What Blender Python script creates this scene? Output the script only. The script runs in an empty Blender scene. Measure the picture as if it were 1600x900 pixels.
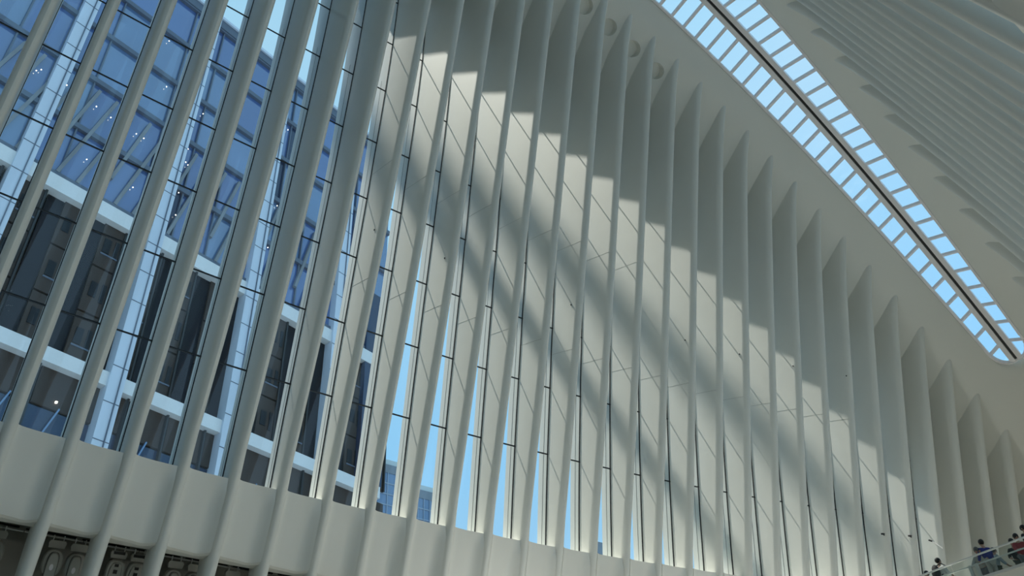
import bpy, bmesh, math, random
from mathutils import Vector, Matrix
random.seed(7)
# ------------------------------------------------------------------ set-up
S = 2.2            # metres per rib bay
CZ = 1.7           # camera height
X0 = -0.90692      # first rib plane, in bays from the camera
YC = 7.86651       # hall axis
T = 0.22           # rib thickness in bays
SX = .40
SUNDIR = Vector((-SX, 1.0, 2.62)).normalized()     # towards the sun
C = bpy.context.scene.collection
sc = bpy.context.scene

cam = bpy.data.objects.new('camera', bpy.data.cameras.new('camera'))
C.objects.link(cam)
R_ = Vector((0.79268752, -0.60708808, -0.05559275))
U_ = Vector((-0.33943312, -0.51526775, 0.78694619))
F_ = Vector((0.5063908, 0.6049324, 0.61451212))
m3 = Matrix((R_, U_, -F_)).transposed()
cam.matrix_world = Matrix.Translation((0, 0, CZ)) @ m3.to_4x4()
cam.data.sensor_width = 36.0
cam.data.lens = 1302.3 / 1600 * 36
cam.data.clip_end = 2000
sc.camera = cam

sc.view_settings.view_transform = 'Standard'
sc.view_settings.look = 'None'
sc.view_settings.gamma = 1
sc.view_settings.use_curve_mapping = False
sc.view_settings.exposure = 0.0
try:
    sc.cycles.diffuse_bounces = 6
    sc.cycles.max_bounces = 14
    sc.cycles.transparent_max_bounces = 16
except Exception:
    pass

def world():
    w = bpy.data.worlds.new('sky'); sc.world = w; w.use_nodes = True
    nt = w.node_tree; nt.nodes.clear(); N = nt.nodes.new; L = nt.links.new
    out = N('ShaderNodeOutputWorld'); bg = N('ShaderNodeBackground')
    tc = N('ShaderNodeTexCoord'); sp = N('ShaderNodeSeparateXYZ'); rp = N('ShaderNodeValToRGB')
    L(tc.outputs['Generated'], sp.inputs[0]); L(sp.outputs['Z'], rp.inputs[0])
    e = rp.color_ramp.elements
    e[0].position = 0.0; e[0].color = (0.50, 0.68, 0.84, 1)
    e[1].position = 1.0; e[1].color = (0.36, 0.70, 0.93, 1)
    a = e.new(0.45); a.color = (0.29, 0.62, 0.95, 1)
    a = e.new(0.75); a.color = (0.39, 0.68, 0.92, 1)
    nz = N('ShaderNodeTexNoise'); nz.inputs['Scale'].default_value = 3.0; nz.inputs['Detail'].default_value = 3
    L(tc.outputs['Generated'], nz.inputs['Vector'])
    r2 = N('ShaderNodeValToRGB'); r2.color_ramp.elements[0].position = .5; r2.color_ramp.elements[1].position = .8
    L(nz.outputs['Fac'], r2.inputs[0])
    mx = N('ShaderNodeMix'); mx.data_type = 'RGBA'
    mu = N('ShaderNodeMath'); mu.operation = 'MULTIPLY'; mu.inputs[1].default_value = .25
    L(r2.outputs['Color'], mu.inputs[0]); L(mu.outputs[0], mx.inputs[0])
    L(rp.outputs['Color'], mx.inputs[6]); mx.inputs[7].default_value = (0.75, 0.86, 0.95, 1)
    L(mx.outputs[2], bg.inputs['Color']); bg.inputs['Strength'].default_value = 1.15
    L(bg.outputs[0], out.inputs[0])
world()
sun = bpy.data.objects.new('sun', bpy.data.lights.new('sun', 'SUN')); C.objects.link(sun)
sun.data.energy = 8.8; sun.data.angle = math.radians(0.55); sun.data.color = (1.0, 0.95, 0.86)
sun.rotation_euler = SUNDIR.to_track_quat('Z', 'Y').to_euler()
sun.location = (0, 60, 150)

def fill_light(x, y, z, tx, ty, tz, p):
    l = bpy.data.lights.new('hall_fill', 'AREA'); o = bpy.data.objects.new('hall_fill', l); C.objects.link(o)
    l.shape = 'RECTANGLE'; l.size = 7.0; l.size_y = 1.0; l.energy = p; l.color = (1.0, .99, .92)
    o.location = (x * S, y * S, z * S + CZ); d = Vector((tx - x, ty - y, tz - z))
    o.rotation_euler = d.to_track_quat('-Z', 'Y').to_euler()
# fill lights added inside the hall, out of view, without lamp fixtures
for i in range(6): fill_light(9 + i * 5, 1.2 + i * .5, 3.4, -5 + i * 5, 14.5, 10, (470, 430, 360, 300, 300, 300)[i])
for i in range(4): fill_light(12 + i * 6, 14.4 - i * .7, 3.8, 10 + i * 6, 3, 18, 290)

# ------------------------------------------------------------------ materials
def mat(name, col, rough=.5, metal=0., noise=0., scale=3., bump=0., emit=None, spec=None):
    m = bpy.data.materials.new(name); m.use_nodes = True
    nt = m.node_tree; b = nt.nodes['Principled BSDF']
    b.inputs['Base Color'].default_value = (*col, 1); b.inputs['Roughness'].default_value = rough
    b.inputs['Metallic'].default_value = metal
    if spec is not None: b.inputs['Specular IOR Level'].default_value = spec
    tc = nt.nodes.new('ShaderNodeTexCoord'); nz = nt.nodes.new('ShaderNodeTexNoise')
    nz.inputs['Scale'].default_value = scale; nz.inputs['Detail'].default_value = 4
    nt.links.new(tc.outputs['Object'], nz.inputs['Vector'])
    if noise:
        mx = nt.nodes.new('ShaderNodeMix'); mx.data_type = 'RGBA'
        nt.links.new(nz.outputs['Fac'], mx.inputs[0])
        mx.inputs[6].default_value = (*[max(0, c * (1 - noise)) for c in col], 1)
        mx.inputs[7].default_value = (*[min(1, c * (1 + noise)) for c in col], 1)
        nt.links.new(mx.outputs[2], b.inputs['Base Color'])
    if bump:
        bp = nt.nodes.new('ShaderNodeBump'); bp.inputs['Strength'].default_value = bump
        nt.links.new(nz.outputs['Fac'], bp.inputs['Height']); nt.links.new(bp.outputs[0], b.inputs['Normal'])
    if emit:
        b.inputs['Emission Color'].default_value = (*emit[0], 1); b.inputs['Emission Strength'].default_value = emit[1]
    return m
def glass(name, tint, refl=.06):
    m = bpy.data.materials.new(name); m.use_nodes = True
    nt = m.node_tree; nt.nodes.clear(); N = nt.nodes.new
    o = N('ShaderNodeOutputMaterial'); t = N('ShaderNodeBsdfTransparent'); g = N('ShaderNodeBsdfGlossy'); mx = N('ShaderNodeMixShader')
    t.inputs[0].default_value = (*tint, 1); g.inputs['Roughness'].default_value = .02; mx.inputs[0].default_value = refl
    nt.links.new(t.outputs[0], mx.inputs[1]); nt.links.new(g.outputs[0], mx.inputs[2]); nt.links.new(mx.outputs[0], o.inputs[0])
    return m
M = dict(
    white=mat('white_painted_steel', (.74, .74, .695), .42, noise=.05, scale=.35, bump=.02),
    shell=mat('white_plaster_shell', (.76, .76, .71), .6, noise=.03, scale=.2),
    band=mat('pale_band_paint', (.78, .775, .725), .6, noise=.03, scale=.3),
    dark=mat('black_gasket', (.012, .014, .016), .5, noise=.2),
    frame=mat('skylight_frame_paint', (.88, .85, .86), .5, noise=.05),
    glass=glass('clear_window_glass', (.84, .88, .87)),
    sglass=glass('skylight_glass', (.93, .95, .95), .04),
    rglass=glass('railing_glass', (.92, .95, .94), .03),
    wall=mat('grey_recess_wall', (.30, .30, .27), .8, noise=.15, scale=.6),  # even grey of the recess lining and the back wall
    floor=mat('pale_marble', (.84, .79, .70), .25, noise=.08, scale=.15),
    groove=mat('groove_shadow_gap', (.20, .20, .19), .7, noise=.1),
    seam=mat('seam_shadow_gap', (.50, .50, .47), .7, noise=.1),
    lamp=mat('grey_lamp_housing', (.42, .42, .38), .45, noise=.08),
    lampd=mat('dark_lamp_glass', (.02, .02, .02), .3, noise=.1),
    steel=mat('brushed_steel', (.75, .76, .75), .3, .55, noise=.08),
    pane=mat('blue_reflective_pane', (.07, .14, .34), .06, noise=.35, scale=.05, spec=1.6),
    pane2=mat('pale_blue_reflective_pane', (.10, .19, .36), .08, noise=.3, scale=.08, spec=1.8),
    pane3=mat('dark_blue_pane', (.02, .04, .09), .15, noise=.4, scale=.1, spec=.6),
    span=mat('slate_spandrel', (.10, .13, .18), .5, noise=.1),
    col=mat('pale_blue_column_cladding', (.60, .68, .78), .4, noise=.08, scale=.1),
    bandw=mat('white_spandrel_cladding', (.74, .76, .76), .45, noise=.05),
    brace=mat('grey_brace_steel', (.20, .22, .24), .5, noise=.2, scale=.4),
    brown=mat('facade_brown', (.06, .050, .045), .7, noise=.25, scale=.3, spec=.1),  # reflection of a brown building put into the facade colour
    black=mat('black_glass', (.010, .012, .018), .4, noise=.3, scale=.2, spec=.08),
    window=mat('reflected_window', (.015, .02, .026), .4, noise=.4, scale=.3, spec=.1),
    bulb=mat('small_ceiling_bulb', (1, .95, .85), .4, emit=((1, .93, .8), 6.0)),
    skin=mat('skin', (.45, .28, .20), .5, noise=.05), hair=mat('black_hair', (.012, .010, .010), .5, noise=.2),
    ghair=mat('grey_hair', (.13, .14, .13), .6, noise=.2),
    blue=mat('royal_blue_cotton', (.02, .03, .22), .8, noise=.1), red=mat('red_cotton', (.32, .02, .03), .8, noise=.1),
    lblue=mat('pale_grey_blue_cotton', (.35, .42, .45), .8, noise=.1), beige=mat('beige_cotton', (.42, .40, .36), .8, noise=.1),
    cwhite=mat('white_cotton', (.72, .72, .70), .8, noise=.05), cblack=mat('black_cotton', (.015, .015, .018), .8, noise=.1),
    trouser=mat('dark_green_trousers', (.06, .075, .06), .8, noise=.1), jeans=mat('grey_trousers', (.16, .17, .18), .8, noise=.1),
    far=mat('hazy_blue_tower', (.16, .26, .42), .15, noise=.2, scale=.05, spec=1.0),
    farg=mat('far_tower_frame', (.30, .38, .48), .5, noise=.1), far_top=mat('pale_roof_band', (.62, .70, .70), .6, noise=.05),
    farm=mat('grey_parapet', (.22, .26, .30), .6, noise=.1),
)

# ------------------------------------------------------------------ helpers
def W(x, y, z): return Vector((x * S, y * S, z * S + CZ))
def link(name, bm, m, parent=None, smooth=False, stuff=False):
    bmesh.ops.recalc_face_normals(bm, faces=bm.faces)
    me = bpy.data.meshes.new(name); bm.to_mesh(me); bm.free()
    o = bpy.data.objects.new(name, me); C.objects.link(o)
    me.materials.append(M[m] if isinstance(m, str) else m)
    if smooth:
        for p in me.polygons: p.use_smooth = True
    if parent: o.parent = parent
    if stuff: o['kind'] = 'stuff'
    return o
def empty(name, loc, label=None, cat=None, group=None, kind=None):
    o = bpy.data.objects.new(name, None); C.objects.link(o); o.location = loc
    tag(o, label, cat, group, kind); bpy.context.view_layer.update(); return o
def tag(o, label=None, cat=None, group=None, kind=None):
    if label: o['label'] = label
    if cat: o['category'] = cat
    if group: o['group'] = group
    if kind: o['kind'] = kind
    return o
def adopt(child, parent):
    child.parent = parent; child.matrix_parent_inverse = Matrix.Translation(-parent.location); return child
def hexa(bm, p):      # p: 8 points, bottom ring then top ring
    v = [bm.verts.new(q) for q in p]
    for f in ((3, 2, 1, 0), (4, 5, 6, 7), (0, 1, 5, 4), (1, 2, 6, 5), (2, 3, 7, 6), (3, 0, 4, 7)):
        bm.faces.new([v[i] for i in f])
def ubox(bm, x0, x1, y0, y1, z0, z1, fn=W):
    hexa(bm, [fn(x0, y0, z0), fn(x1, y0, z0), fn(x1, y1, z0), fn(x0, y1, z0), fn(x0, y0, z1), fn(x1, y0, z1), fn(x1, y1, z1), fn(x0, y1, z1)])
def bar(bm, a, b, wx, wy, up=Vector((0, 0, 1))):
    d = (b - a).normalized(); s = d.cross(up)
    if s.length < 1e-4: s = Vector((1, 0, 0))
    s.normalize(); u = s.cross(d)
    hexa(bm, [a - s * wx - u * wy, a + s * wx - u * wy, a + s * wx + u * wy, a - s * wx + u * wy,
              b - s * wx - u * wy, b + s * wx - u * wy, b + s * wx + u * wy, b - s * wx + u * wy])
def tube(bm, pts, r, n=8):
    rings = []
    for i, p in enumerate(pts):
        d = (pts[min(i + 1, len(pts) - 1)] - pts[max(i - 1, 0)]).normalized()
        s = d.cross(Vector((0, 0, 1)))
        if s.length < 1e-3: s = Vector((1, 0, 0))
        s.normalize(); u = s.cross(d); rr = r[i] if isinstance(r, (list, tuple)) else r
        rings.append([bm.verts.new(p + s * math.cos(a) * rr + u * math.sin(a) * rr) for a in [2 * math.pi * j / n for j in range(n)]])
    for a, b in zip(rings, rings[1:]):
        for j in range(n): bm.faces.new((a[j], a[(j + 1) % n], b[(j + 1) % n], b[j]))
    bm.faces.new(rings[0][::-1]); bm.faces.new(rings[-1])

# ------------------------------------------------------------------ measured surfaces of the hall
KC = 6.7
def basis(k, z):
    u = ((k - KC) / 10) ** 2; w = (z - 15) / 10
    return (1, w, w * w, w ** 3, u, u * w, u * w * w, u * u, u * u * w)
CG = (14.0087, -1.9446, 0.1919, 0.4523, -0.5898, 0.1069, 0.0263, -0.057, -0.0668)
CF = (12.7837, -2.6757, 0.1193, -0.1367, -0.6283, -0.0185, -0.1153, -0.0284, -0.0182)
def G(k, z): return sum(a * b for a, b in zip(CG, basis(k, z)))           # glass line
def FR(k, z):                                                             # front edge of a rib
    if z < 5.0: return sum(a * b for a, b in zip(CF, basis(k, 5.0))) + .33 * (1 - math.exp(-(5 - z) / 1.0))
    return sum(a * b for a, b in zip(CF, basis(k, z)))
def ZT(k): u = ((k - KC) / 10) ** 2; return 25.8526 - 2.40343 * u - .00285 * u * u   # where a rib dies into the shell
def YT(k): return 9.7385 - .0850 * ((k - KC) / 10) ** 2
def SKW(k):                                                               # half width of the skylight
    u = ((k - KC) / 10) ** 2; w = 1.40 - .158 * u
    e = 29.45; d = e - abs(k - KC) - KC
    if d <= 0: return 0.0
    if d < .65: w *= math.sqrt(max(0, 1 - ((.65 - d) / .65) ** 2))
    return w
ZTOP = 2.6
def OD(z): return .36 + .003 * (z - 7.5) ** 2      # depth of a rib outside the glass
ZS = 7.37; ZB = 5.97
def zglass(k): return ZT(k) - ZTOP
def section(k):      # shell inner profile from skylight edge to glass top, (y, z)
    zt = ZT(k); yt = YT(k); w = SKW(k)
    p0 = (YC + w, zt + .6 + .28 * max(0, 1 - w / .9) ** 2)
    yj = yt + 1.3 ; zj = zt - .98
    zl = zt - ZTOP
    if k > 26.2:
        e = min(1, (k - 26.2) / 1.6); zl = min(zl, zl * (1 - e) + (ZS - .02) * e); yg = G(k, zl)
    else: yg = G(k, zl)
    pts = [p0, (yt, zt), (yt + .65, zt - .5), (yj, zj), (yj + .35 + .1, zj - .5), (max(yg, yj + .5), zl)]
    # extra control for smoothness
    out = []
    P = [Vector(q) for q in pts]
    P = [P[0] + (P[0] - P[1]) * .3] + P + [P[-1] + (P[-1] - P[-2]) * .5]
    for i in range(1, len(P) - 2):
        n = 5
        for j in range(n):
            t = j / n; a, b, c, d = P[i - 1], P[i], P[i + 1], P[i + 2]
            out.append(.5 * ((2 * b) + (-a + c) * t + (2 * a - 5 * b + 4 * c - d) * t * t + (-a + 3 * b - 3 * c + d) * t ** 3))
    out.append(P[-2]); return out
def shell_y(k, z, sec=None):
    s = sec or section(k)
    for a, b in zip(s, s[1:]):
        if a.y >= z >= b.y: return a.x + (b.x - a.x) * (a.y - z) / max(1e-6, a.y - b.y)
    return s[0].x if z > s[0].y else s[-1].x
K0, K1 = -8, 33
def side(sg):
    return (lambda x, y, z: W(x, y, z)) if sg > 0 else (lambda x, y, z: W(x, 2 * YC - y, z))

# ------------------------------------------------------------------ the setting
wall_l = tag(empty('wall_left', W(X0, YC + 8, -.77)), None, None, None, 'structure')
wall_r = tag(empty('wall_right', W(X0, YC - 8, -.77)), None, None, None, 'structure')
def rib(k, sg, parent):
    fn = side(sg); bm = bmesh.new(); xk = X0 + k; sec = section(k); zt = ZT(k)
    zs = [-.77, 1, 3, 4, 5, 5.6, 6.2] + [6.8 + i * .6 for i in range(int((zt - 6.8) / .6))]
    zs = [z for z in zs if z < zt - .35] + [zt - .25, zt - .08, zt + .1]
    rings = []
    for z in zs:
        yf = FR(k, min(z, zt)); 
        if z > zt - 1.2: yf = yf + (YT(k) - FR(k, zt)) * (1 - (zt - min(z, zt)) / 1.2)
        ztg = sec[-1].y
        if z < 6.3: yb = min(G(k, z) + .38, 15.95) if k < 24 else G(k, z) + .38; yb = max(yb, yf + .35)
        elif z < ztg: yb = G(k, z) + OD(z)
        else: yb = shell_y(k, z, sec) + .22
        yb = max(yb, yf + .21)
        prof = [(0, yb), (0, yf + .20), (.010, yf + .12), (.035, yf + .055), (.07, yf + .014), (.11, yf), (.15, yf + .014), (.185, yf + .055), (.21, yf + .12), (.22, yf + .20), (.22, yb)]
        if z < ZS + .3:                            # below the sill the far side runs smoothly into the panel
            prof[6:] = [(.15, yf + .006), (.185, yf + .022), (.21, yf + .05), (.22, yf + .075), (.22, yb)]
        rings.append([bm.verts.new(fn(xk + a, b, z)) for a, b in prof])
    n = len(rings[0])
    for a, b in zip(rings, rings[1:]):
        for j in range(n): bm.faces.new((a[j], a[(j + 1) % n], b[(j + 1) % n], b[j]))
    bm.faces.new(rings[0][::-1]); bm.faces.new(rings[-1])
    for f in bm.faces: f.smooth = True
    bmesh.ops.recalc_face_normals(bm, faces=bm.faces)
    bm.edges.ensure_lookup_table()
    for e in bm.edges:
        if len(e.link_faces) == 2 and e.calc_face_angle(0) > math.radians(33): e.smooth = False
    o = link('rib', bm, 'white'); adopt(o, parent)
    if sg > 0:                                     # weld seams, standing a hair off the face
        if 2 < k < 29:                             # fin that widens outside, above the glass
            e = max(0, min(1, (22 - k) / 14)); zf = zt - 1.45 + .95 * e; yi = YT(k) + 3.75 + .1 * e; y1 = G(k, zt - 2.65) + OD(zt - 2.65) * .92
            b3 = bmesh.new(); poly = [(y1 - .4, zt - 2.8), (y1, zt - 2.65), (yi, zf), (yi + 1.9, zf + 1.9), (yi + 1.9, zf + 5.0), (yi - 2.9, zf + 4.2), (yi - 2.0, zf + .8)]
            a = [b3.verts.new(fn(xk + .02, y, z)) for y, z in poly]; b = [b3.verts.new(fn(xk + .20, y, z)) for y, z in poly]
            b3.faces.new(a); b3.faces.new(b[::-1])
            for q in range(7): b3.faces.new((a[q], a[(q + 1) % 7], b[(q + 1) % 7], b[q]))
            w = link('outer_fin', b3, 'white'); w.parent = o
        if k in (8, 10, 14, 18, 20, 22, 24, 15, 17):      # small black sensors on the blades
            zz = 13.65 if k % 2 == 0 else 18.42; yy_ = (G(k, zz) - .8 - max(0, k - 16) * .012) if k % 2 == 0 else G(k, zz) - .08
            b5 = bmesh.new(); ubox(b5, xk - .02, xk, yy_, yy_ + .03, zz, zz + .035)
            w = link('sensor', b5, 'dark'); w.parent = o
        if 3 < k < 24:                             # groove along the outer part of the blade
            b4 = bmesh.new(); zz = ZS + .1
            while zz < min(zt - 4, 19):
                f_ = lambda q: fn(xk - .002, G(k, q) + OD(q) * .5, q)
                bar(b4, f_(zz), f_(zz + .8), .004, .014, Vector((0, 1, 0))); zz += .8
            w = link('groove', b4, 'groove'); w.parent = o
        for zz in (12.3, 15.5):
            if zz > zt - 3 or k < 8 or k > 24 or (zz > 15 and k > 16): continue
            b2 = bmesh.new(); yf = FR(k, zz) + .14; yb = G(k, zz) - .05
            if yb - yf < .3: b2.free(); continue
            z1 = zz + (yb - yf) * .33
            a = fn(xk - .001, yf, zz); b = fn(xk - .001, yb, z1)
            bar(b2, a, b, .006, .009)
            w = link('weld_seam', b2, 'seam'); w.parent = o
    return o
for k in range(K0, K1 + 1):
    for sg, p in ((1, wall_l), (-1, wall_r)): rib(k, sg, p)

def band(k, sg, parent):       # sill panel between rib k-1 and rib k
    fn = side(sg); bm = bmesh.new(); xa = X0 + k - 1 + T - .01; L = 1 - T + .02
    prof = [(0, .06), (.03, .085), (.08, .105), (.16, .115), (.3, .13), (.38, .14), (.44, .15), (.50, .165), (.55, .175), (.60, .17), (.65, .15), (.70, .115), (.74, .075), (.78, .03), (.8, .01)]
    zs = [ZB, ZB + .03, ZB + .1, 6.2, 6.5, 6.8, 7.0, 7.1, 7.2, 7.3, ZS]
    rings = []
    for z in zs:
        row = []
        for u, d in prof:
            kk = k - 1 + T + u; e = (z - ZB) / (ZS - ZB)
            bl = min(1, (ZS - z) / .3) * (1 - .35 * e * e); off = .135 + (d - .135) * (bl if u > .3 else 1)
            y = FR(kk, z) + off + (.06 if z == ZB else (.015 if z == ZB + .03 else 0))
            row.append(bm.verts.new(fn(xa + u, y, z)))
        rings.append(row)
    topb = [bm.verts.new(fn(xa + u, G(k - .5, ZS) + .5, ZS)) for u, d in prof]
    rings.append(topb)
    for z in (ZS - .12,):
        rings.append([bm.verts.new(fn(xa + u, G(k - .5, ZS) + .5, z)) for u, d in prof])
    rings.append([bm.verts.new(fn(xa + u, FR(k - .5, ZS) + .42, ZS - .14)) for u, d in prof])
    rings.append([bm.verts.new(fn(xa + u, FR(k - .5, ZB) + .36, ZB)) for u, d in prof])
    n = len(prof)
    R = rings + [rings[0]]
    for a, b in zip(R, R[1:]):
        for j in range(n - 1): bm.faces.new((a[j], a[j + 1], b[j + 1], b[j]))
    bm.faces.new([r[0] for r in rings]); bm.faces.new([r[-1] for r in rings][::-1])
    for f in bm.faces: f.smooth = True
    bmesh.ops.recalc_face_normals(bm, faces=bm.faces)
    for e in bm.edges:
        if len(e.link_faces) == 2 and e.calc_face_angle(0) > math.radians(28): e.smooth = False
    adopt(link('sill_panel', bm, 'band'), parent)
for k in range(K0 + 1, K1 + 1):
    for sg, p in ((1, wall_l), (-1, wall_r)): band(k, sg, p)

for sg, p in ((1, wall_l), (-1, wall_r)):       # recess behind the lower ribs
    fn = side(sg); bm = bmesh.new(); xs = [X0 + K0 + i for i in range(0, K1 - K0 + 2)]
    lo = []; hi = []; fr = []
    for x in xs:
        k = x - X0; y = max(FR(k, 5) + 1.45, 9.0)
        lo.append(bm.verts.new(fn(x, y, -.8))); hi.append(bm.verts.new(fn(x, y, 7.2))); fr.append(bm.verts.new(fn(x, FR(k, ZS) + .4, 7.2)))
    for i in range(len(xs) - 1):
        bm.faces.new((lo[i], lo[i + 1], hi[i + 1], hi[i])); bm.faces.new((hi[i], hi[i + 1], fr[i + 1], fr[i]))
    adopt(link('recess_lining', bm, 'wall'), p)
    for zz in (6.62, 6.45):
        for k in range(1, 10):
            b2 = bmesh.new(); y = FR(k, 5) + 1.40
            ubox(b2, X0 + k - 1 + .1, X0 + k - .02, y, y + .05, zz, zz + .025, fn)
            if sg > 0: adopt(link('shadow_gap', b2, 'dark'), p)
            else: b2.free()

# ceiling shell: one smooth surface over both sides of the skylight
def ceiling():
    bm = bmesh.new(); ks = []; k = K0 - .0
    while k < 34.01:
        ks.append(k); k += .5 if k < 27.9 else .125
    for sg in (1, -1):
        fn = side(sg); ri = []; ro = []
        for k in ks:
            s = section(k); row = []; rowo = []
            for i, q in enumerate(s):
                a = s[max(i - 1, 0)]; b = s[min(i + 1, len(s) - 1)]; t = (b - a).normalized(); nrm = Vector((-t.y, t.x)) * -1
                if nrm.y < 0 and nrm.x < 0: nrm = -nrm
                if nrm.x < 0: nrm = -nrm
                row.append(bm.verts.new(fn(X0 + k, q.x, q.y)))
                th = .30 if i else .30
                if SKW(k) <= 0 and i == 0: qo = Vector((q.x, q.y + .4))
                elif i == 0: qo = Vector((q.x, q.y + .28))
                else: qo = q + Vector((abs(nrm.x), abs(nrm.y))) * th
                rowo.append(bm.verts.new(fn(X0 + k, qo.x, qo.y)))
            ri.append(row); ro.append(rowo)
        n = len(ri[0])
        for i in range(len(ks) - 1):
            for j in range(n - 1):
                bm.faces.new((ri[i][j], ri[i + 1][j], ri[i + 1][j + 1], ri[i][j + 1]))
                bm.faces.new((ro[i][j], ro[i][j + 1], ro[i + 1][j + 1], ro[i + 1][j]))
            bm.faces.new((ri[i][0], ro[i][0], ro[i + 1][0], ri[i + 1][0]))
            bm.faces.new((ri[i][-1], ri[i + 1][-1], ro[i + 1][-1], ro[i][-1]))
        for e_ in (0, -1):
            for j in range(n - 1): bm.faces.new((ri[e_][j], ri[e_][j + 1], ro[e_][j + 1], ro[e_][j]))
    for f in bm.faces: f.smooth = True
    bmesh.ops.recalc_face_normals(bm, faces=bm.faces)
    for e in bm.edges:
        if len(e.link_faces) == 2 and e.calc_face_angle(0) > math.radians(40): e.smooth = False
    return tag(link('ceiling', bm, 'shell'), None, None, None, 'structure')
ceil = ceiling()
# round vent openings sunk into the shell between the ribs
vb = bmesh.new(); nrm = Vector((0, .6, .8))
spots = []
for k in range(9, 17):
    yv = YT(k) + .72; zv = ZT(k + .61) - .75 * .72 * .98; c = W(X0 + k + .61, yv, zv); spots.append(c)
    rot = nrm.to_track_quat('Z', 'Y').to_matrix().to_4x4()
    bmesh.ops.create_cone(vb, cap_ends=True, segments=32, radius1=.28 * S, radius2=.28 * S, depth=.36 * S, matrix=Matrix.Translation(c - nrm * .03 * S) @ rot)
cut = link('cutter', vb, 'shell')
md = ceil.modifiers.new('b', 'BOOLEAN'); md.object = cut; md.operation = 'DIFFERENCE'; md.solver = 'EXACT'
dg = bpy.context.evaluated_depsgraph_get(); nm_ = bpy.data.meshes.new_from_object(ceil.evaluated_get(dg))
ceil.modifiers.remove(md)
if len(nm_.polygons) > 1000: ceil.data = nm_
bpy.data.objects.remove(cut)

# floor and end walls
bm = bmesh.new(); ubox(bm, X0 + K0 - .5, X0 + 35, YC - 9.6, YC + 9.6, -.95, -.773); tag(link('floor', bm, 'floor'), kind='structure')
for nm, x in (('wall_back', X0 + K0 - .3), ('wall_front', X0 + 34.0)):
    bm = bmesh.new(); kk = K0 if nm == 'wall_back' else 34
    s = section(min(kk, 34)); prof = [(q.x, q.y) for q in s] + [(max(FR(min(kk, 33), 5) + 1.45, 9.0), 7.2), (max(FR(min(kk, 33), 5) + 1.45, 9.0), -.8)]
    pts = [(y, z) for y, z in prof] + [(2 * YC - y, z) for y, z in prof[::-1]]
    a = [bm.verts.new(W(x, y, z)) for y, z in pts]; b = [bm.verts.new(W(x + .25, y, z)) for y, z in pts]
    bm.faces.new(a); bm.faces.new(b[::-1])
    for i in range(len(a)): bm.faces.new((a[i], a[(i + 1) % len(a)], b[(i + 1) % len(a)], b[i]))
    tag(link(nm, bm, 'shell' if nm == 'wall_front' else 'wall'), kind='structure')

# unseen sun blockers added high above the roof to shade ribs and skylight
def sunplane(xp, yp, z): return (xp - SX / 2.62 * z, yp + z / 2.62)
def blocker_strip(name, pts, z, hw, th=.3):
    bm = bmesh.new(); rings = []
    for i, (xp, yp) in enumerate(pts):
        x, y = sunplane(xp, yp, z); h = hw[i] if isinstance(hw, (list, tuple)) else hw
        rings.append([bm.verts.new(W(x, y - h, z)), bm.verts.new(W(x, y + h, z)), bm.verts.new(W(x, y + h, z + th)), bm.verts.new(W(x, y - h, z + th))])
    for a, b in zip(rings, rings[1:]):
        for j in range(4): bm.faces.new((a[j], a[(j + 1) % 4], b[(j + 1) % 4], b[j]))
    bm.faces.new(rings[0][::-1]); bm.faces.new(rings[-1])
    return tag(link(name, bm, 'white'), kind='structure')
blocker_strip('sun_blocker_1', [(X0 + a + SX / 2.62 * b, c) for a, b, c in ((4, 18, 7.6), (7, 17, 7.5), (9, 15.9, 7.4), (11, 15.8, 7.15), (13, 15.3, 7.2), (16, 13.8, 7.8), (19, 12.4, 8.17), (22, 10.85, 8.6), (24, 9.6, 8.95), (27, 7.5, 9.6))], 95, .46)
bm = bmesh.new(); q = 14
def alongsun(p): return W(p[0] - SX * q, p[1] + q, p[2] + 2.62 * q)
a = Vector((7.09, 13.56, 16.3)); b = Vector((18.09, 13.88, 8.37)); d = b - a
bar(bm, alongsun(a - d * .35), alongsun(b + d * .5), .45, .45); tag(link('sun_blocker_2', bm, 'white'), kind='structure')
pts = []
for kk in range(K0 - 4, 31, 2):
    zz = ZT(kk) + .9; pts.append((X0 + kk + SX / 2.62 * zz, YC - zz / 2.62))
blocker_strip('sun_blocker_3', pts, 95, [SKW(k_) + .75 for k_ in range(K0 - 4, 31, 2)])  # added to keep the sun off the skylight
# skyscraper to the west that keeps the sun off the nearest ribs
tw = bmesh.new(); ubox(tw, -75, 12.1 - SX * 75, 62, 75, -.77, 190); tag(link('neighbour_tower', tw, 'far'), kind='structure')

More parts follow.
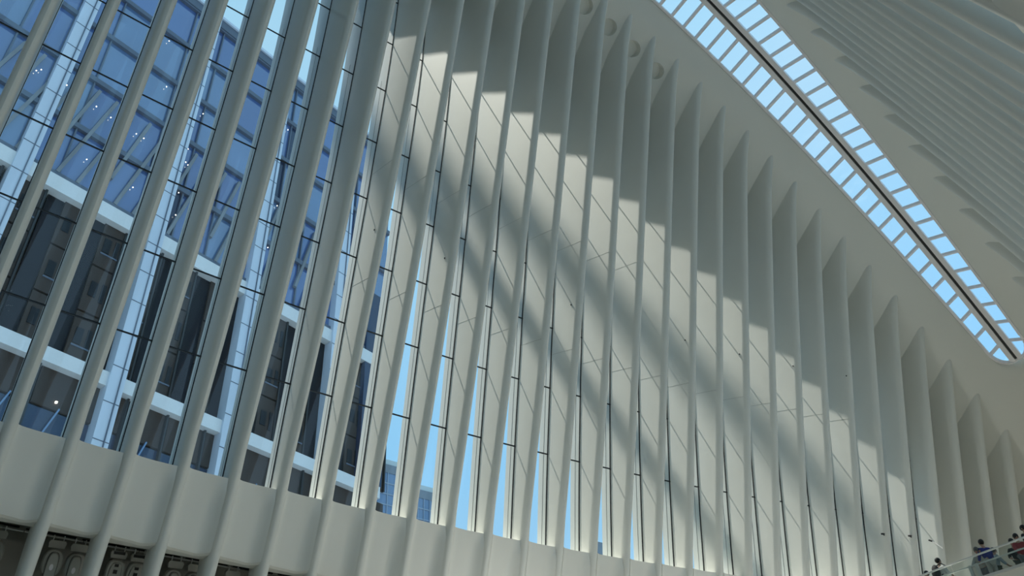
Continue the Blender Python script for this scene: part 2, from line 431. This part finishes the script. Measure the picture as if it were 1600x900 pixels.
# ------------------------------------------------------------------ windows between the ribs
ROWS = [7.37, 9.787, 11.602, 13.370, 15.106, 16.894, 18.724, 20.543, 22.35, 24.1]
wn = 0
for k in range(K0 + 1, 28):
    xa = X0 + k - 1 + T; xb = X0 + k; ztop = section(k - .4)[-1].y
    if ztop < ZS + .3: continue
    wn += 1
    near = k >= 0
    fb = bmesh.new(); zz = ZS
    zs = []
    while zz < ztop: zs.append(zz); zz += .6
    zs.append(ztop + .1)
    for z1, z2 in zip(zs, zs[1:]):                  # black jambs beside both ribs
        for (x1, x2, kk) in ((xa, xa + .014, k - 1 + T), (xb - .018, xb, k)):
            y1, y2 = G(kk, z1), G(kk, z2)
            hexa(fb, [W(x1, y1, z1), W(x2, y1, z1), W(x2, y1 + .03, z1), W(x1, y1 + .03, z1), W(x1, y2, z2), W(x2, y2, z2), W(x2, y2 + .03, z2), W(x1, y2 + .03, z2)])
    root = link('window_%d' % wn, fb, 'dark'); root['kind'] = 'structure'
    if near:
        for i, z in enumerate(ROWS):
            if z > ztop: break
            z2 = min(ROWS[i + 1] if i + 1 < len(ROWS) else ztop, ztop + .1)
            pb = bmesh.new(); n = 3; vv = []
            for a in range(n + 1):
                t = z + (z2 - z) * a / n
                vv.append((pb.verts.new(W(xa, G(k - 1 + T, t) + .015, t)), pb.verts.new(W(xb, G(k, t) + .015, t))))
            for a, b in zip(vv, vv[1:]): pb.faces.new((a[0], a[1], b[1], b[0]))
            link('pane', pb, 'glass', root)
            if i:
                tb = bmesh.new(); y1 = G(k - 1 + T, z); y2 = G(k, z)
                bar(tb, W(xa, y1, z), W(xb, y2, z), .024, .034); link('transom', tb, 'dark', root)
    else:
        pb = bmesh.new(); vv = []
        for t in zs: vv.append((pb.verts.new(W(xa, G(k - 1 + T, t) + .015, t)), pb.verts.new(W(xb, G(k, t) + .015, t))))
        for a, b in zip(vv, vv[1:]): pb.faces.new((a[0], a[1], b[1], b[0]))
        link('pane', pb, 'glass', root)
for k in range(K0 + 1, 28):                          # opposite wall, seen only from behind its ribs
    xa = X0 + k - 1 + T; xb = X0 + k; ztop = section(k - .4)[-1].y
    if ztop < ZS + .3: continue
    wn += 1; pb = bmesh.new(); vv = []
    for i in range(9):
        t = ZS + (ztop + .1 - ZS) * i / 8
        vv.append((pb.verts.new(W(xa, 2 * YC - G(k - 1 + T, t) - .015, t)), pb.verts.new(W(xb, 2 * YC - G(k, t) - .015, t))))
    for a, b in zip(vv, vv[1:]): pb.faces.new((a[0], a[1], b[1], b[0]))
    link('window_%d' % wn, pb, 'glass')['kind'] = 'structure'

# ------------------------------------------------------------------ skylight
def zc(k): return ZT(k) + .93
def ze(k): return ZT(k) + .66
sky = empty('skylight', W(X0 + 18, YC, ze(18)), 'long tapering skylight with pale frame down the middle of the vaulted ceiling', 'skylight')
def long_bar(name, m, f, wx, wz, ka=K0, kb=29.3, step=.5):
    bm = bmesh.new(); prev = None; k = ka; ps = []
    while k < kb: ps.append(k); k += step
    ps.append(kb)
    rings = []
    for k in ps:
        y, z = f(k)
        rings.append([bm.verts.new(W(X0 + k, y + a * wx, z + b * wz)) for a, b in ((-1, -1), (1, -1), (1, 1), (-1, 1))])
    for a, b in zip(rings, rings[1:]):
        for j in range(4): bm.faces.new((a[j], a[(j + 1) % 4], b[(j + 1) % 4], b[j]))
    bm.faces.new(rings[0][::-1]); bm.faces.new(rings[-1])
    return adopt(link(name, bm, m), sky)
for sg in (1, -1):
    long_bar('ridge_beam', 'frame', lambda k: (YC + sg * .125, zc(k) - .02), .078, .10)
    long_bar('edge_frame', 'frame', lambda k: (YC + sg * (SKW(k) - .05), ze(k) + .02 + .25 * (1 - min(1, SKW(k) / .64))), .04, .06, kb=28.7)
long_bar('ridge_gap', 'dark', lambda k: (YC, zc(k) + .0), .046, .05)
# rounded end frame
bm = bmesh.new(); pts = []
for i in range(13):
    a = math.pi * i / 12; kk = 28.72 + .62 * math.sin(a); y = .60 * math.cos(a)
    pts.append(W(X0 + kk, YC + y, ze(kk) + .05 + .22 * (1 - abs(y) / .6)))
for a, b in zip(pts, pts[1:]): bar(bm, a, b, .09, .12)
adopt(link('end_frame', bm, 'frame'), sky)
kk = K0 + .37
while kk < 29.2:
    w = SKW(kk)
    for sg in (1, -1):
        big = abs(((kk - .37 - 17.5) / 2) % 1) < .01
        bm = bmesh.new(); t = .062
        a = W(X0 + kk, YC + sg * w, ze(kk) + .04); b = W(X0 + kk, YC + sg * .12, zc(kk))
        bar(bm, a, b, t * S * .75, .10); adopt(link('crossbar', bm, 'frame'), sky)
        # pane up to the next bar
        k2 = min(kk + .5, 29.2); pb = bmesh.new()
        v = [pb.verts.new(W(X0 + q, YC + sg * yy, zz)) for q, yy, zz in ((kk, .1, zc(kk) + .08), (k2, .1, zc(k2) + .08), (k2, SKW(k2), ze(k2) + .13), (kk, w, ze(kk) + .13))]
        pb.faces.new(v); adopt(link('pane', pb, 'sglass'), sky)
    kk += .5

# ------------------------------------------------------------------ building across the street
FY = 45.0; FM = .26
def FW(s, d, z): return W(s - FM * d, FY + FM * s + d, z)      # s along, d depth behind the face
def fbox(bm, s0, s1, d0, d1, z0, z1): ubox(bm, s0, s1, d0, d1, z0, z1, FW)
off = empty('office_building', FW(10, 0, -.7), 'blue glass office building with white bands and steel braces outside the left windows', 'building')
def fpart(name, m, boxes, parent=off, kind=None):
    bm = bmesh.new()
    for b in boxes: fbox(bm, *b)
    o = link(name, bm, m)
    if parent is off: adopt(o, off)
    else: o.parent = parent; o.matrix_parent_inverse = parent.matrix_world.inverted()
    if kind: o['kind'] = kind
    return o
fpart('core', 'black', [(-20, 29.4, 1.2, 14, -.7, 64.2)])
fpart('roof_fascia', 'span', [(-20, 29.5, -.05, 1.0, 63.5, 64.45)])
fpart('roof_parapet', 'col', [(-20, 29.6, -.2, 1.0, 64.45, 64.75)])
COLS = [-16.85, -9.0, -1.05, 7.75, 15.45, 23.5]
for c in COLS:
    fpart('column', 'col', [(c, c + .95, -.35, 1.2, -.7, 64.1)])
    fpart('downpipe', 'span', [(c + .62, c + .68, -.42, -.36, -.7, 64.1)])
for z0, z1 in ((38.12, 39.25), (26.8, 27.72)): fpart('white_band', 'bandw', [(-20, 29.4, -.15, .9, z0, z1)])
fpart('white_band', 'bandw', [(-20, 29.4, -.15, .9, 14.0, 15.0)])
for c in COLS: fpart('column_joint', 'span', [(c - .01, c + .96, -.37, -.34, 16 + 2.43 * j, 16.05 + 2.43 * j) for j in range(20)])
FL = [39.25, 43.95, 48.75, 53.6, 58.4, 63.3]
for z in FL: fpart('spandrel', 'span', [(-20, 29.4, .02, .9, z, z + .42)])
cell = 2.62; xs = []
s = -19.5
while s < 29: xs.append(s); s += cell
for i, x in enumerate([(-1.05 + cell * j) for j in range(-7, 12)]):
    if x + cell < -18 or x > 29: continue
    x2 = min(x + cell, 29.4)
    for j, z in enumerate(FL[:-1]):
        r = random.random()
        fpart('pane', 'pane' if r < .6 else ('pane2' if r < .9 else 'pane3'), [(x + .04, x2 - .04, .3, .36, z + .42, FL[j + 1])])
    fpart('glazing_bar', 'span', [(x - .05, x + .05, .12, .34, 39.6, 63.3)])
# long raking braces standing in front of the first two storeys
for i in range(22):
    s = -4.0 + i * 1.27
    if any(abs(s - c - .4) < .3 for c in COLS): continue
    bm = bmesh.new(); a = FW(s - .95, .12, 39.65); b = FW(s + .95, .12, 48.2)
    if i % 3 == 1: a = FW(s - .4, .12, 41.5)
    bar(bm, a, b, .30, .25); adopt(link('brace', bm, 'brace'), off)
for i in range(46):
    s = -8 + random.random() * 36; z = random.choice((43.3, 46.5, 48.1, 52.6, 57.5, 41.5)) + random.random() * .5
    bm = bmesh.new(); fbox(bm, s, s + .05, .1, .15, z, z + .05); adopt(link('bulb', bm, 'bulb'), off)
# middle storeys: brown reflection of another building, modelled as panels and windows
for i, x in enumerate([(-1.05 + cell * j) for j in range(-7, 12)]):
    if x > 28: continue
    for j, z in enumerate((27.72, 31.2, 34.7)):
        z2 = (31.1, 34.6, 38.12)[j]
        fpart('brown_panel', 'brown', [(x + 1.0, x + cell - .3, .35, .55, z + .05, z2)])
        f = fpart('window', 'window', [(x + 1.25, x + 1.7, .30, .36, z + 1.2, z + 2.3)])  # reflected windows, with their sills below, as flat boxes
        fpart('window', 'window', [(x + 1.95, x + 2.2, .30, .36, z + 1.0, z + 2.4)])
        if (i + j) % 2: fpart('sill', 'span', [(x + 1.2, x + 2.3, .28, .36, z + 1.0, z + 1.1)])
    fpart('dark_pane', 'black', [(x, x + 1.0, .5, .6, 27.72, 38.12)])
    fpart('dark_bar', 'dark', [(x + cell - .3, x + cell - .18, .2, .45, 27.72, 38.12)])
    # lobby storeys under the lower band
    fpart('lobby_pane', 'pane3', [(x, x + cell, .5, .6, 15.0, 24.4)])
    fpart('lobby_bar', 'dark', [(x - .06, x + .06, .2, .5, 15.0, 26.8)])
    fpart('brown_panel', 'brown', [(x + .2, x + cell - .1, .4, .55, 24.5, 26.8)])
    bm = bmesh.new(); bar(bm, FW(x + .2, .35, 19.5), FW(x + 1.7, .35, 24.6), .16, .1); adopt(link('lobby_strip', bm, 'pane2'), off)  # slanted pale blue strip before the lobby pane
    if i % 3 == 0:
        bm = bmesh.new(); fbox(bm, x + 1.4, x + 1.5, .3, .4, 24.9, 25.0); adopt(link('bulb', bm, 'bulb'), off)
fpart('corner_glass', 'pane3', [(27.2, 29.55, -.1, .4, 27.72, 45.5)])

# far towers seen low between the middle ribs
def tower(loc, x0, x1, y0, y1, zt, label, top='far_top', steps=(4, 10), slope=0):
    t = empty('tower', W((x0 + x1) / 2, (y0 + y1) / 2, -.7), label, 'tower')
    bm = bmesh.new(); ubox(bm, x0, x1, y0, y1, -.7, zt - 2.0); adopt(link('facade', bm, 'far'), t)
    bm = bmesh.new(); ubox(bm, x0 - .1, x1 + .1, y0 - .1, y1, zt - 2.0, zt - .8); adopt(link('parapet', bm, 'farm'), t)
    bm = bmesh.new(); ubox(bm, x0 + .1, x1 - .1, y0 + .1, y1, zt - .8, zt); adopt(link('roof_band', bm, top), t)
    n = steps[0]
    for i in range(n + 1):
        bm = bmesh.new(); x = x0 + (x1 - x0) * i / n; ubox(bm, x - .06, x + .06, y0 - .12, y0, 30, zt - 2.0); adopt(link('mullion', bm, 'farg'), t)
    for i in range(steps[1]):
        z = zt - 2.0 - (i + 1) * 1.5
        bm = bmesh.new(); ubox(bm, x0, x1, y0 - .1, y0, z - .08, z + .08); adopt(link('floor_line', bm, 'farg'), t)
    return t
tower(0, 46.5, 53.2, 90, 98, 51.8, 'pale topped glass tower low beside the office building corner')
tower(0, 55.3, 61.0, 91.5, 99, 50.2, 'blue glass tower with dark parapet seen low in the next window gap', steps=(6, 10))
tower(0, 61.6, 63.6, 94, 99, 48.2, 'narrow blue tower at the foot of a window gap beside the blue glass tower', 'farm', (2, 8))
tower(0, 88.5, 90.5, 90, 97, 47.6, 'small distant blue tower low in a narrow right-hand window gap', 'farm', (2, 6))

# ------------------------------------------------------------------ lamps in the recess
def pipe(k):
    bm = bmesh.new(); tube(bm, [W(X0 + k + .01, 16.42, 6.17), W(X0 + k + .99, 16.42, 6.17)], .035, 10)
    names = {2: 'at the far left edge', 3: 'behind the left pair of oval lamps', 4: 'behind the pair of square-marked lamps', 5: 'behind the right pair of oval lamps', 6: 'at the right end of the lamp recess'}
    return tag(link('lighting_pipe', bm, 'steel'), 'thin horizontal steel pipe ' + names[k], 'pipe', None)
def lamp(x, kind, label, group):
    y, z = 16.42, 6.17
    t = empty('floodlight', W(x, y, z), label, 'lamp', group)
    def add(name, bm, m): return adopt(link(name, bm, m), t)
    for s in (-.085, .085):
        bm = bmesh.new(); bar(bm, W(x + s, y - .03, z + .035), W(x + s, y - .03, z - .12), .018, .03); add('clamp', bm, 'steel')
    bm = bmesh.new(); p = [(-.12, -.02), (.12, -.02), (.145, -.06), (.13, -.15), (-.13, -.15), (-.145, -.06)]
    a = [bm.verts.new(W(x + u, y - .10, z - .03 + v)) for u, v in p]; b = [bm.verts.new(W(x + u, y + .06, z - .03 + v)) for u, v in p]
    bm.faces.new(a); bm.faces.new(b[::-1])
    for i in range(6): bm.faces.new((a[i], a[(i + 1) % 6], b[(i + 1) % 6], b[i]))
    add('ballast_box', bm, 'lamp')
    if kind == 'square':
        bm = bmesh.new(); ubox(bm, x - .10, x + .10, y - .115, y - .10, z - .11, z - .06); add('vent_slot', bm, 'lampd')
    def disc(rx, zt, zb, y0, y1, pw=2.6, n=28):
        bm = bmesh.new(); ra = []; rb = []; rc = []
        cz = (zt + zb) / 2; rz = (zt - zb) / 2
        for i in range(n):
            an = 2 * math.pi * i / n; cc, ss = math.cos(an), math.sin(an)
            u = math.copysign(abs(cc) ** (2 / pw), cc); v = math.copysign(abs(ss) ** (2 / pw), ss)
            ra.append(bm.verts.new(W(x + u * rx * .88, y0, z + cz + v * rz * .92)))
            rc.append(bm.verts.new(W(x + u * rx, y0 + .03, z + cz + v * rz)))
            rb.append(bm.verts.new(W(x + u * rx, y1, z + cz + v * rz)))
        bm.faces.new(ra); bm.faces.new(rb[::-1])
        for r1, r2 in ((ra, rc), (rc, rb)):
            for i in range(n): bm.faces.new((r1[i], r1[(i + 1) % n], r2[(i + 1) % n], r2[i]))
        return bm
    if kind == 'oval':
        add('housing', disc(.165, -.20, -.66, y - .16, y + .02), 'lamp')
        add('shadow_gap', disc(.103, -.235, -.74, y - .175, y - .12, 3.2), 'lampd')
        add('front_shield', disc(.09, -.25, -.80, y - .24, y - .13, 3.0), 'lamp')
        add('emblem_plate', disc(.035, -.44, -.56, y - .248, y - .2, 2.0, 12), 'frame')
    else:
        add('housing', disc(.16, -.20, -.95, y - .16, y + .02, 4.5), 'lamp')
        add('shadow_gap', disc(.122, -.225, -.97, y - .168, y - .12, 3.6), 'lampd')
        add('front_shield', disc(.112, -.235, -.97, y - .185, y - .12, 3.6), 'lamp')
        for zz in (-.30, -.40):
            bm = bmesh.new(); ubox(bm, x - .035, x + .035, y - .195, y - .18, z + zz - .045 + (.02 if zz > -.35 else 0), z + zz + .025); add('black_square', bm, 'lampd')
    t.rotation_euler = (math.radians(22), 0, math.radians(-7))
for k in (2, 3, 4, 5, 6): pipe(k)
lamp(1.72, 'oval', 'grey floodlight cut off at the far left edge of the recess', 'floodlights in the recess')
for x, kd, lb in ((2.68, 'oval', 'left oval floodlight of the leftmost full pair'), (3.05, 'oval', 'right oval floodlight of the leftmost full pair'),
                  (3.75, 'square', 'left floodlight of the pair marked with black squares'), (4.11, 'square', 'right floodlight of the pair marked with black squares'),
                  (4.81, 'oval', 'left oval floodlight of the pair right of the square-marked lamps'), (5.19, 'oval', 'right oval floodlight of the pair right of the square-marked lamps'),
                  (5.95, 'oval', 'lowest oval floodlight at the right end, only its top showing')):
    lamp(x, kd, lb, 'floodlights in the recess')

# ------------------------------------------------------------------ balcony with people
BX = 14.3; BZ = 4.12
bal = empty('balcony', W(BX + 2, 5.5, BZ), 'pale cantilevered balcony with steel rails and glass at lower right', 'balcony')
bm = bmesh.new(); ubox(bm, BX - .06, BX + 4.5, -1.2, 9.2, BZ - .45, BZ - .02); adopt(link('deck', bm, 'band'), bal)
bm = bmesh.new(); ubox(bm, BX - .09, BX - .02, -1.2, 9.2, BZ - .03, BZ + .012); adopt(link('glass_shoe', bm, 'steel'), bal)
bm = bmesh.new(); tube(bm, [W(BX, -1.2, 4.50), W(BX, 5.04, 4.505), W(BX, 6.8, 4.458), W(BX, 9.2, 4.42)], .035, 12); adopt(link('top_rail', bm, 'steel'), bal)
bm = bmesh.new(); tube(bm, [W(BX + .05, -1.2, 4.37), W(BX + .05, 5.1, 4.37), W(BX + .05, 9.2, 4.33)], .028, 12); adopt(link('hand_rail', bm, 'steel'), bal)
for y in (0, 1.5, 3.0, 4.5, 5.97, 7.45, 8.9):
    bm = bmesh.new()
    for d in (-.055, .055): ubox(bm, BX + .01, BX + .06, y + d - .022, y + d + .022, BZ - .02, 4.37)
    adopt(link('rail_post', bm, 'steel'), bal)
yy = -1.1
while yy < 9:
    bm = bmesh.new(); ubox(bm, BX - .012, BX, yy + .01, yy + 1.47, BZ, 4.47); adopt(link('glass_panel', bm, 'rglass'), bal); yy += 1.48

def skin(name, verts, edges, radii, m, parent, sub=2, root=0):
    bm = bmesh.new(); ly = bm.verts.layers.skin.verify(); vs = []
    for i, (p, r) in enumerate(zip(verts, radii)):
        v = bm.verts.new(p); rr = r if isinstance(r, tuple) else (r, r)
        v[ly].radius = rr; v[ly].use_root = (i == root); vs.append(v)
    for a, b in edges: bm.edges.new((vs[a], vs[b]))
    me = bpy.data.meshes.new(name); bm.to_mesh(me); bm.free()
    o = bpy.data.objects.new(name, me); C.objects.link(o); o.parent = parent
    md = o.modifiers.new('skin', 'SKIN'); md.use_smooth_shade = True
    sb = o.modifiers.new('sub', 'SUBSURF'); sb.levels = sub; sb.render_levels = sub
    me.materials.append(M[m]); return o
def person(px, py, rz, shirt, trs, hair, label, lean=0.0, arm=0.35, seed=0):
    t = empty('person', W(px, py, BZ - .02), label, 'person')
    t.rotation_euler = (0, 0, rz)
    l = lean
    hip = Vector((0, 0, .92)); ch = Vector((.30 * l, 0, 1.28 - .06 * l)); nk = Vector((.46 * l, 0, 1.46 - .12 * l)); hd = nk + Vector((.10 * l + .02, 0, .17))
    V = [hip, (hip + ch) / 2, ch, nk, nk + Vector((.01, 0, .07)), hd, hd + Vector((0, 0, .10))]
    E = [(0, 1), (1, 2), (2, 3), (3, 4), (4, 5), (5, 6)]; Rd = [(.11, .15), (.10, .135), (.11, .165), (.06, .07), .052, (.085, .07), (.07, .06)]
    arms = []; legs = []
    for s in (-1, 1):
        b = len(V); sh = ch + Vector((.04 * l, .19 * s, .10)); el = sh + Vector((arm * .35, .06 * s, -.27)); wr = el + Vector((.22 * (arm + .5), -.05 * s, -.06 - .1 * (1 - arm)))
        hn = wr + Vector((.07, -.01 * s, -.01))
        V += [sh, el, wr, hn]; E += [(2, b), (b, b + 1), (b + 1, b + 2), (b + 2, b + 3)]; Rd += [.055, .042, .03, (.02, .04)]
        for q in range(4):
            c = len(V); V += [hn + Vector((.05, (q - 1.5) * .022, -.01)), hn + Vector((.085 - abs(q - 1.5) * .01, (q - 1.5) * .024, -.03))]; E += [(b + 3, c), (c, c + 1)]; Rd += [.010, .008]
        c = len(V); V += [hn + Vector((.02, -.05 * s, .005))]; E += [(b + 3, c)]; Rd += [.011]
        arms.append((sh, el, wr))
        b = len(V); hp = hip + Vector((0, .09 * s, -.05)); kn = Vector((.03, .10 * s, .49)); an = Vector((0 - .03 * s, .10 * s, .08)); ft = an + Vector((.15, .02 * s, -.05))
        V += [hp, kn, an, ft]; E += [(0, b), (b, b + 1), (b + 1, b + 2), (b + 2, b + 3)]; Rd += [.085, .058, .04, .035]; legs.append((hp, kn, an))
    skin('body', V, E, Rd, 'skin', t)
    V = [hip + Vector((0, 0, .0)), (hip + ch) / 2, ch, nk - Vector((0, 0, .0))]; E = [(0, 1), (1, 2), (2, 3)]; Rd = [(.135, .175), (.125, .16), (.135, .19), (.085, .09)]
    for sh, el, wr in arms:
        b = len(V); V += [sh, el, (el + wr) / 2]; E += [(2, b), (b, b + 1), (b + 1, b + 2)]; Rd += [.075, .06, .05]
    skin('shirt', V, E, Rd, shirt, t)
    V = [hip]; E = []; Rd = [(.13, .17)]
    for hp, kn, an in legs:
        b = len(V); V += [hp, kn, an + Vector((0, 0, .03))]; E += [(0, b), (b, b + 1), (b + 1, b + 2)]; Rd += [.105, .078, .06]
    skin('trousers', V, E, Rd, trs, t)
    for s in (-1, 1):
        bm = bmesh.new(); bmesh.ops.create_uvsphere(bm, u_segments=12, v_segments=8, radius=1, matrix=Matrix.Translation((.05 - .03 * s, .11 * s, .045)) @ Matrix.Diagonal((.15, .055, .05, 1)))
        link('shoe', bm, 'cwhite' if seed % 2 else 'cblack', t, smooth=True)
    bm = bmesh.new(); bmesh.ops.create_uvsphere(bm, u_segments=18, v_segments=12, radius=1, matrix=Matrix.Translation(hd + Vector((-.022, 0, .055))) @ Matrix.Diagonal((.112, .098, .115, 1)))
    link('hair', bm, hair, t, smooth=True)
    for s in (-1, 1):
        bm = bmesh.new(); bmesh.ops.create_uvsphere(bm, u_segments=8, v_segments=6, radius=.011, matrix=Matrix.Translation(hd + Vector((.088, .032 * s, .02)))); link('eye', bm, 'cblack', t)
        bm = bmesh.new(); bmesh.ops.create_uvsphere(bm, u_segments=8, v_segments=6, radius=1, matrix=Matrix.Translation(hd + Vector((0, .088 * s, .0))) @ Matrix.Diagonal((.02, .012, .032, 1))); link('ear', bm, 'skin', t)
    bm = bmesh.new(); bmesh.ops.create_cone(bm, cap_ends=True, segments=6, radius1=.018, radius2=.006, depth=.05, matrix=Matrix.Translation(hd + Vector((.095, 0, -.005)))); link('nose', bm, 'skin', t)
    bm = bmesh.new(); bmesh.ops.create_cube(bm, size=1, matrix=Matrix.Translation(hd + Vector((.082, 0, -.05))) @ Matrix.Diagonal((.012, .045, .008, 1))); link('mouth', bm, 'red', t)
    return t
PI = math.pi
person(15.59, 7.35, PI * .9, 'cwhite', 'jeans', 'hair', 'person whose dark-haired head alone shows at the lower left end of the balcony rail')
bpk = person(15.13, 6.86, -PI * .2, 'cwhite', 'jeans', 'hair', 'person in white shirt with dark backpack standing behind the rail')
person(15.25, 6.20, PI * 1.0, 'beige', 'jeans', 'ghair', 'grey-haired person in beige top standing left of the blue shirt', arm=.6)
person(14.92, 5.92, PI * .3, 'blue', 'beige', 'hair', 'dark-haired person in royal blue shirt standing behind the rail', lean=.15)
person(15.45, 6.08, -PI * .2, 'lblue', 'trouser', 'ghair', 'person in pale grey-blue shirt bending forward behind the rail', lean=.3, seed=1)
person(15.42, 5.66, PI * 1.1, 'cblack', 'trouser', 'hair', 'dark-clothed person between the pale blue and red shirts', seed=1)
person(15.25, 5.50, PI * 1.2, 'red', 'jeans', 'hair', 'person in red shirt behind the rail near the right edge', seed=1, arm=.8)
person(14.98, 5.24, PI * 1.4, 'cblack', 'cblack', 'hair', 'black-haired person in black at the right edge of the picture')
# backpack on the back of the second person
t = empty('backpack', W(15.13, 6.86, BZ) + Vector((0, 0, 1.0)), 'dark backpack worn by the person in white shirt', 'backpack')
a = -PI * .2; t.rotation_euler = (0, 0, a)
bm = bmesh.new(); bmesh.ops.create_uvsphere(bm, u_segments=20, v_segments=14, radius=1, matrix=Matrix.Translation((-.22, 0, .22)) @ Matrix.Diagonal((.13, .17, .26, 1))); link('bag', bm, 'cblack', t, smooth=True)
bm = bmesh.new(); bmesh.ops.create_uvsphere(bm, u_segments=16, v_segments=10, radius=1, matrix=Matrix.Translation((-.33, 0, .14)) @ Matrix.Diagonal((.07, .12, .13, 1))); link('pocket', bm, 'cblack', t, smooth=True)
for s in (-1, 1):
    bm = bmesh.new(); tube(bm, [Vector((-.16, .1 * s, .42)), Vector((0, .12 * s, .50)), Vector((.15, .12 * s, .40)), Vector((.15, .13 * s, .15)), Vector((-.12, .14 * s, .04))], .02, 6); link('strap', bm, 'cblack', t)

# ------------------------------------------------------------------ small fittings on the far ribs
def cctv(k, y, z, label):
    x = X0 + k; t = empty('security_camera', W(x - .02, y, z), label, 'camera')
    bm = bmesh.new(); bar(bm, W(x, y, z), W(x - .12, y - .03, z + .02), .03, .03); adopt(link('bracket', bm, 'cblack'), t)
    bm = bmesh.new(); tube(bm, [W(x - .10, y + .02, z + .03), W(x - .11, y - .06, z - .0)], .06, 10); adopt(link('camera_body', bm, 'cblack'), t)
    bm = bmesh.new(); tube(bm, [W(x - .11, y - .06, z), W(x - .112, y - .08, z - .006)], .04, 10); adopt(link('lens', bm, 'lampd'), t)
cctv(25, FR(25, 8.93) + .12, 8.93, 'small black security camera on the far rib left of the balcony, the left one')
cctv(26, FR(26, 8.96) + .12, 8.96, 'small black security camera on the far rib above the backpack wearer')
t = empty('wall_spotlight', W(X0 + 26 - .02, 11.3, 8.6), 'small grey spotlight arm on the far rib between the two cameras', 'spotlight')
bm = bmesh.new(); tube(bm, [W(X0 + 26, 11.1, 8.35), W(X0 + 25.95, 11.3, 8.62)], .03, 8); adopt(link('arm', bm, 'frame'), t)
bm = bmesh.new(); tube(bm, [W(X0 + 25.95, 11.3, 8.62), W(X0 + 25.93, 11.38, 8.68)], .055, 8); adopt(link('head', bm, 'cblack'), t)
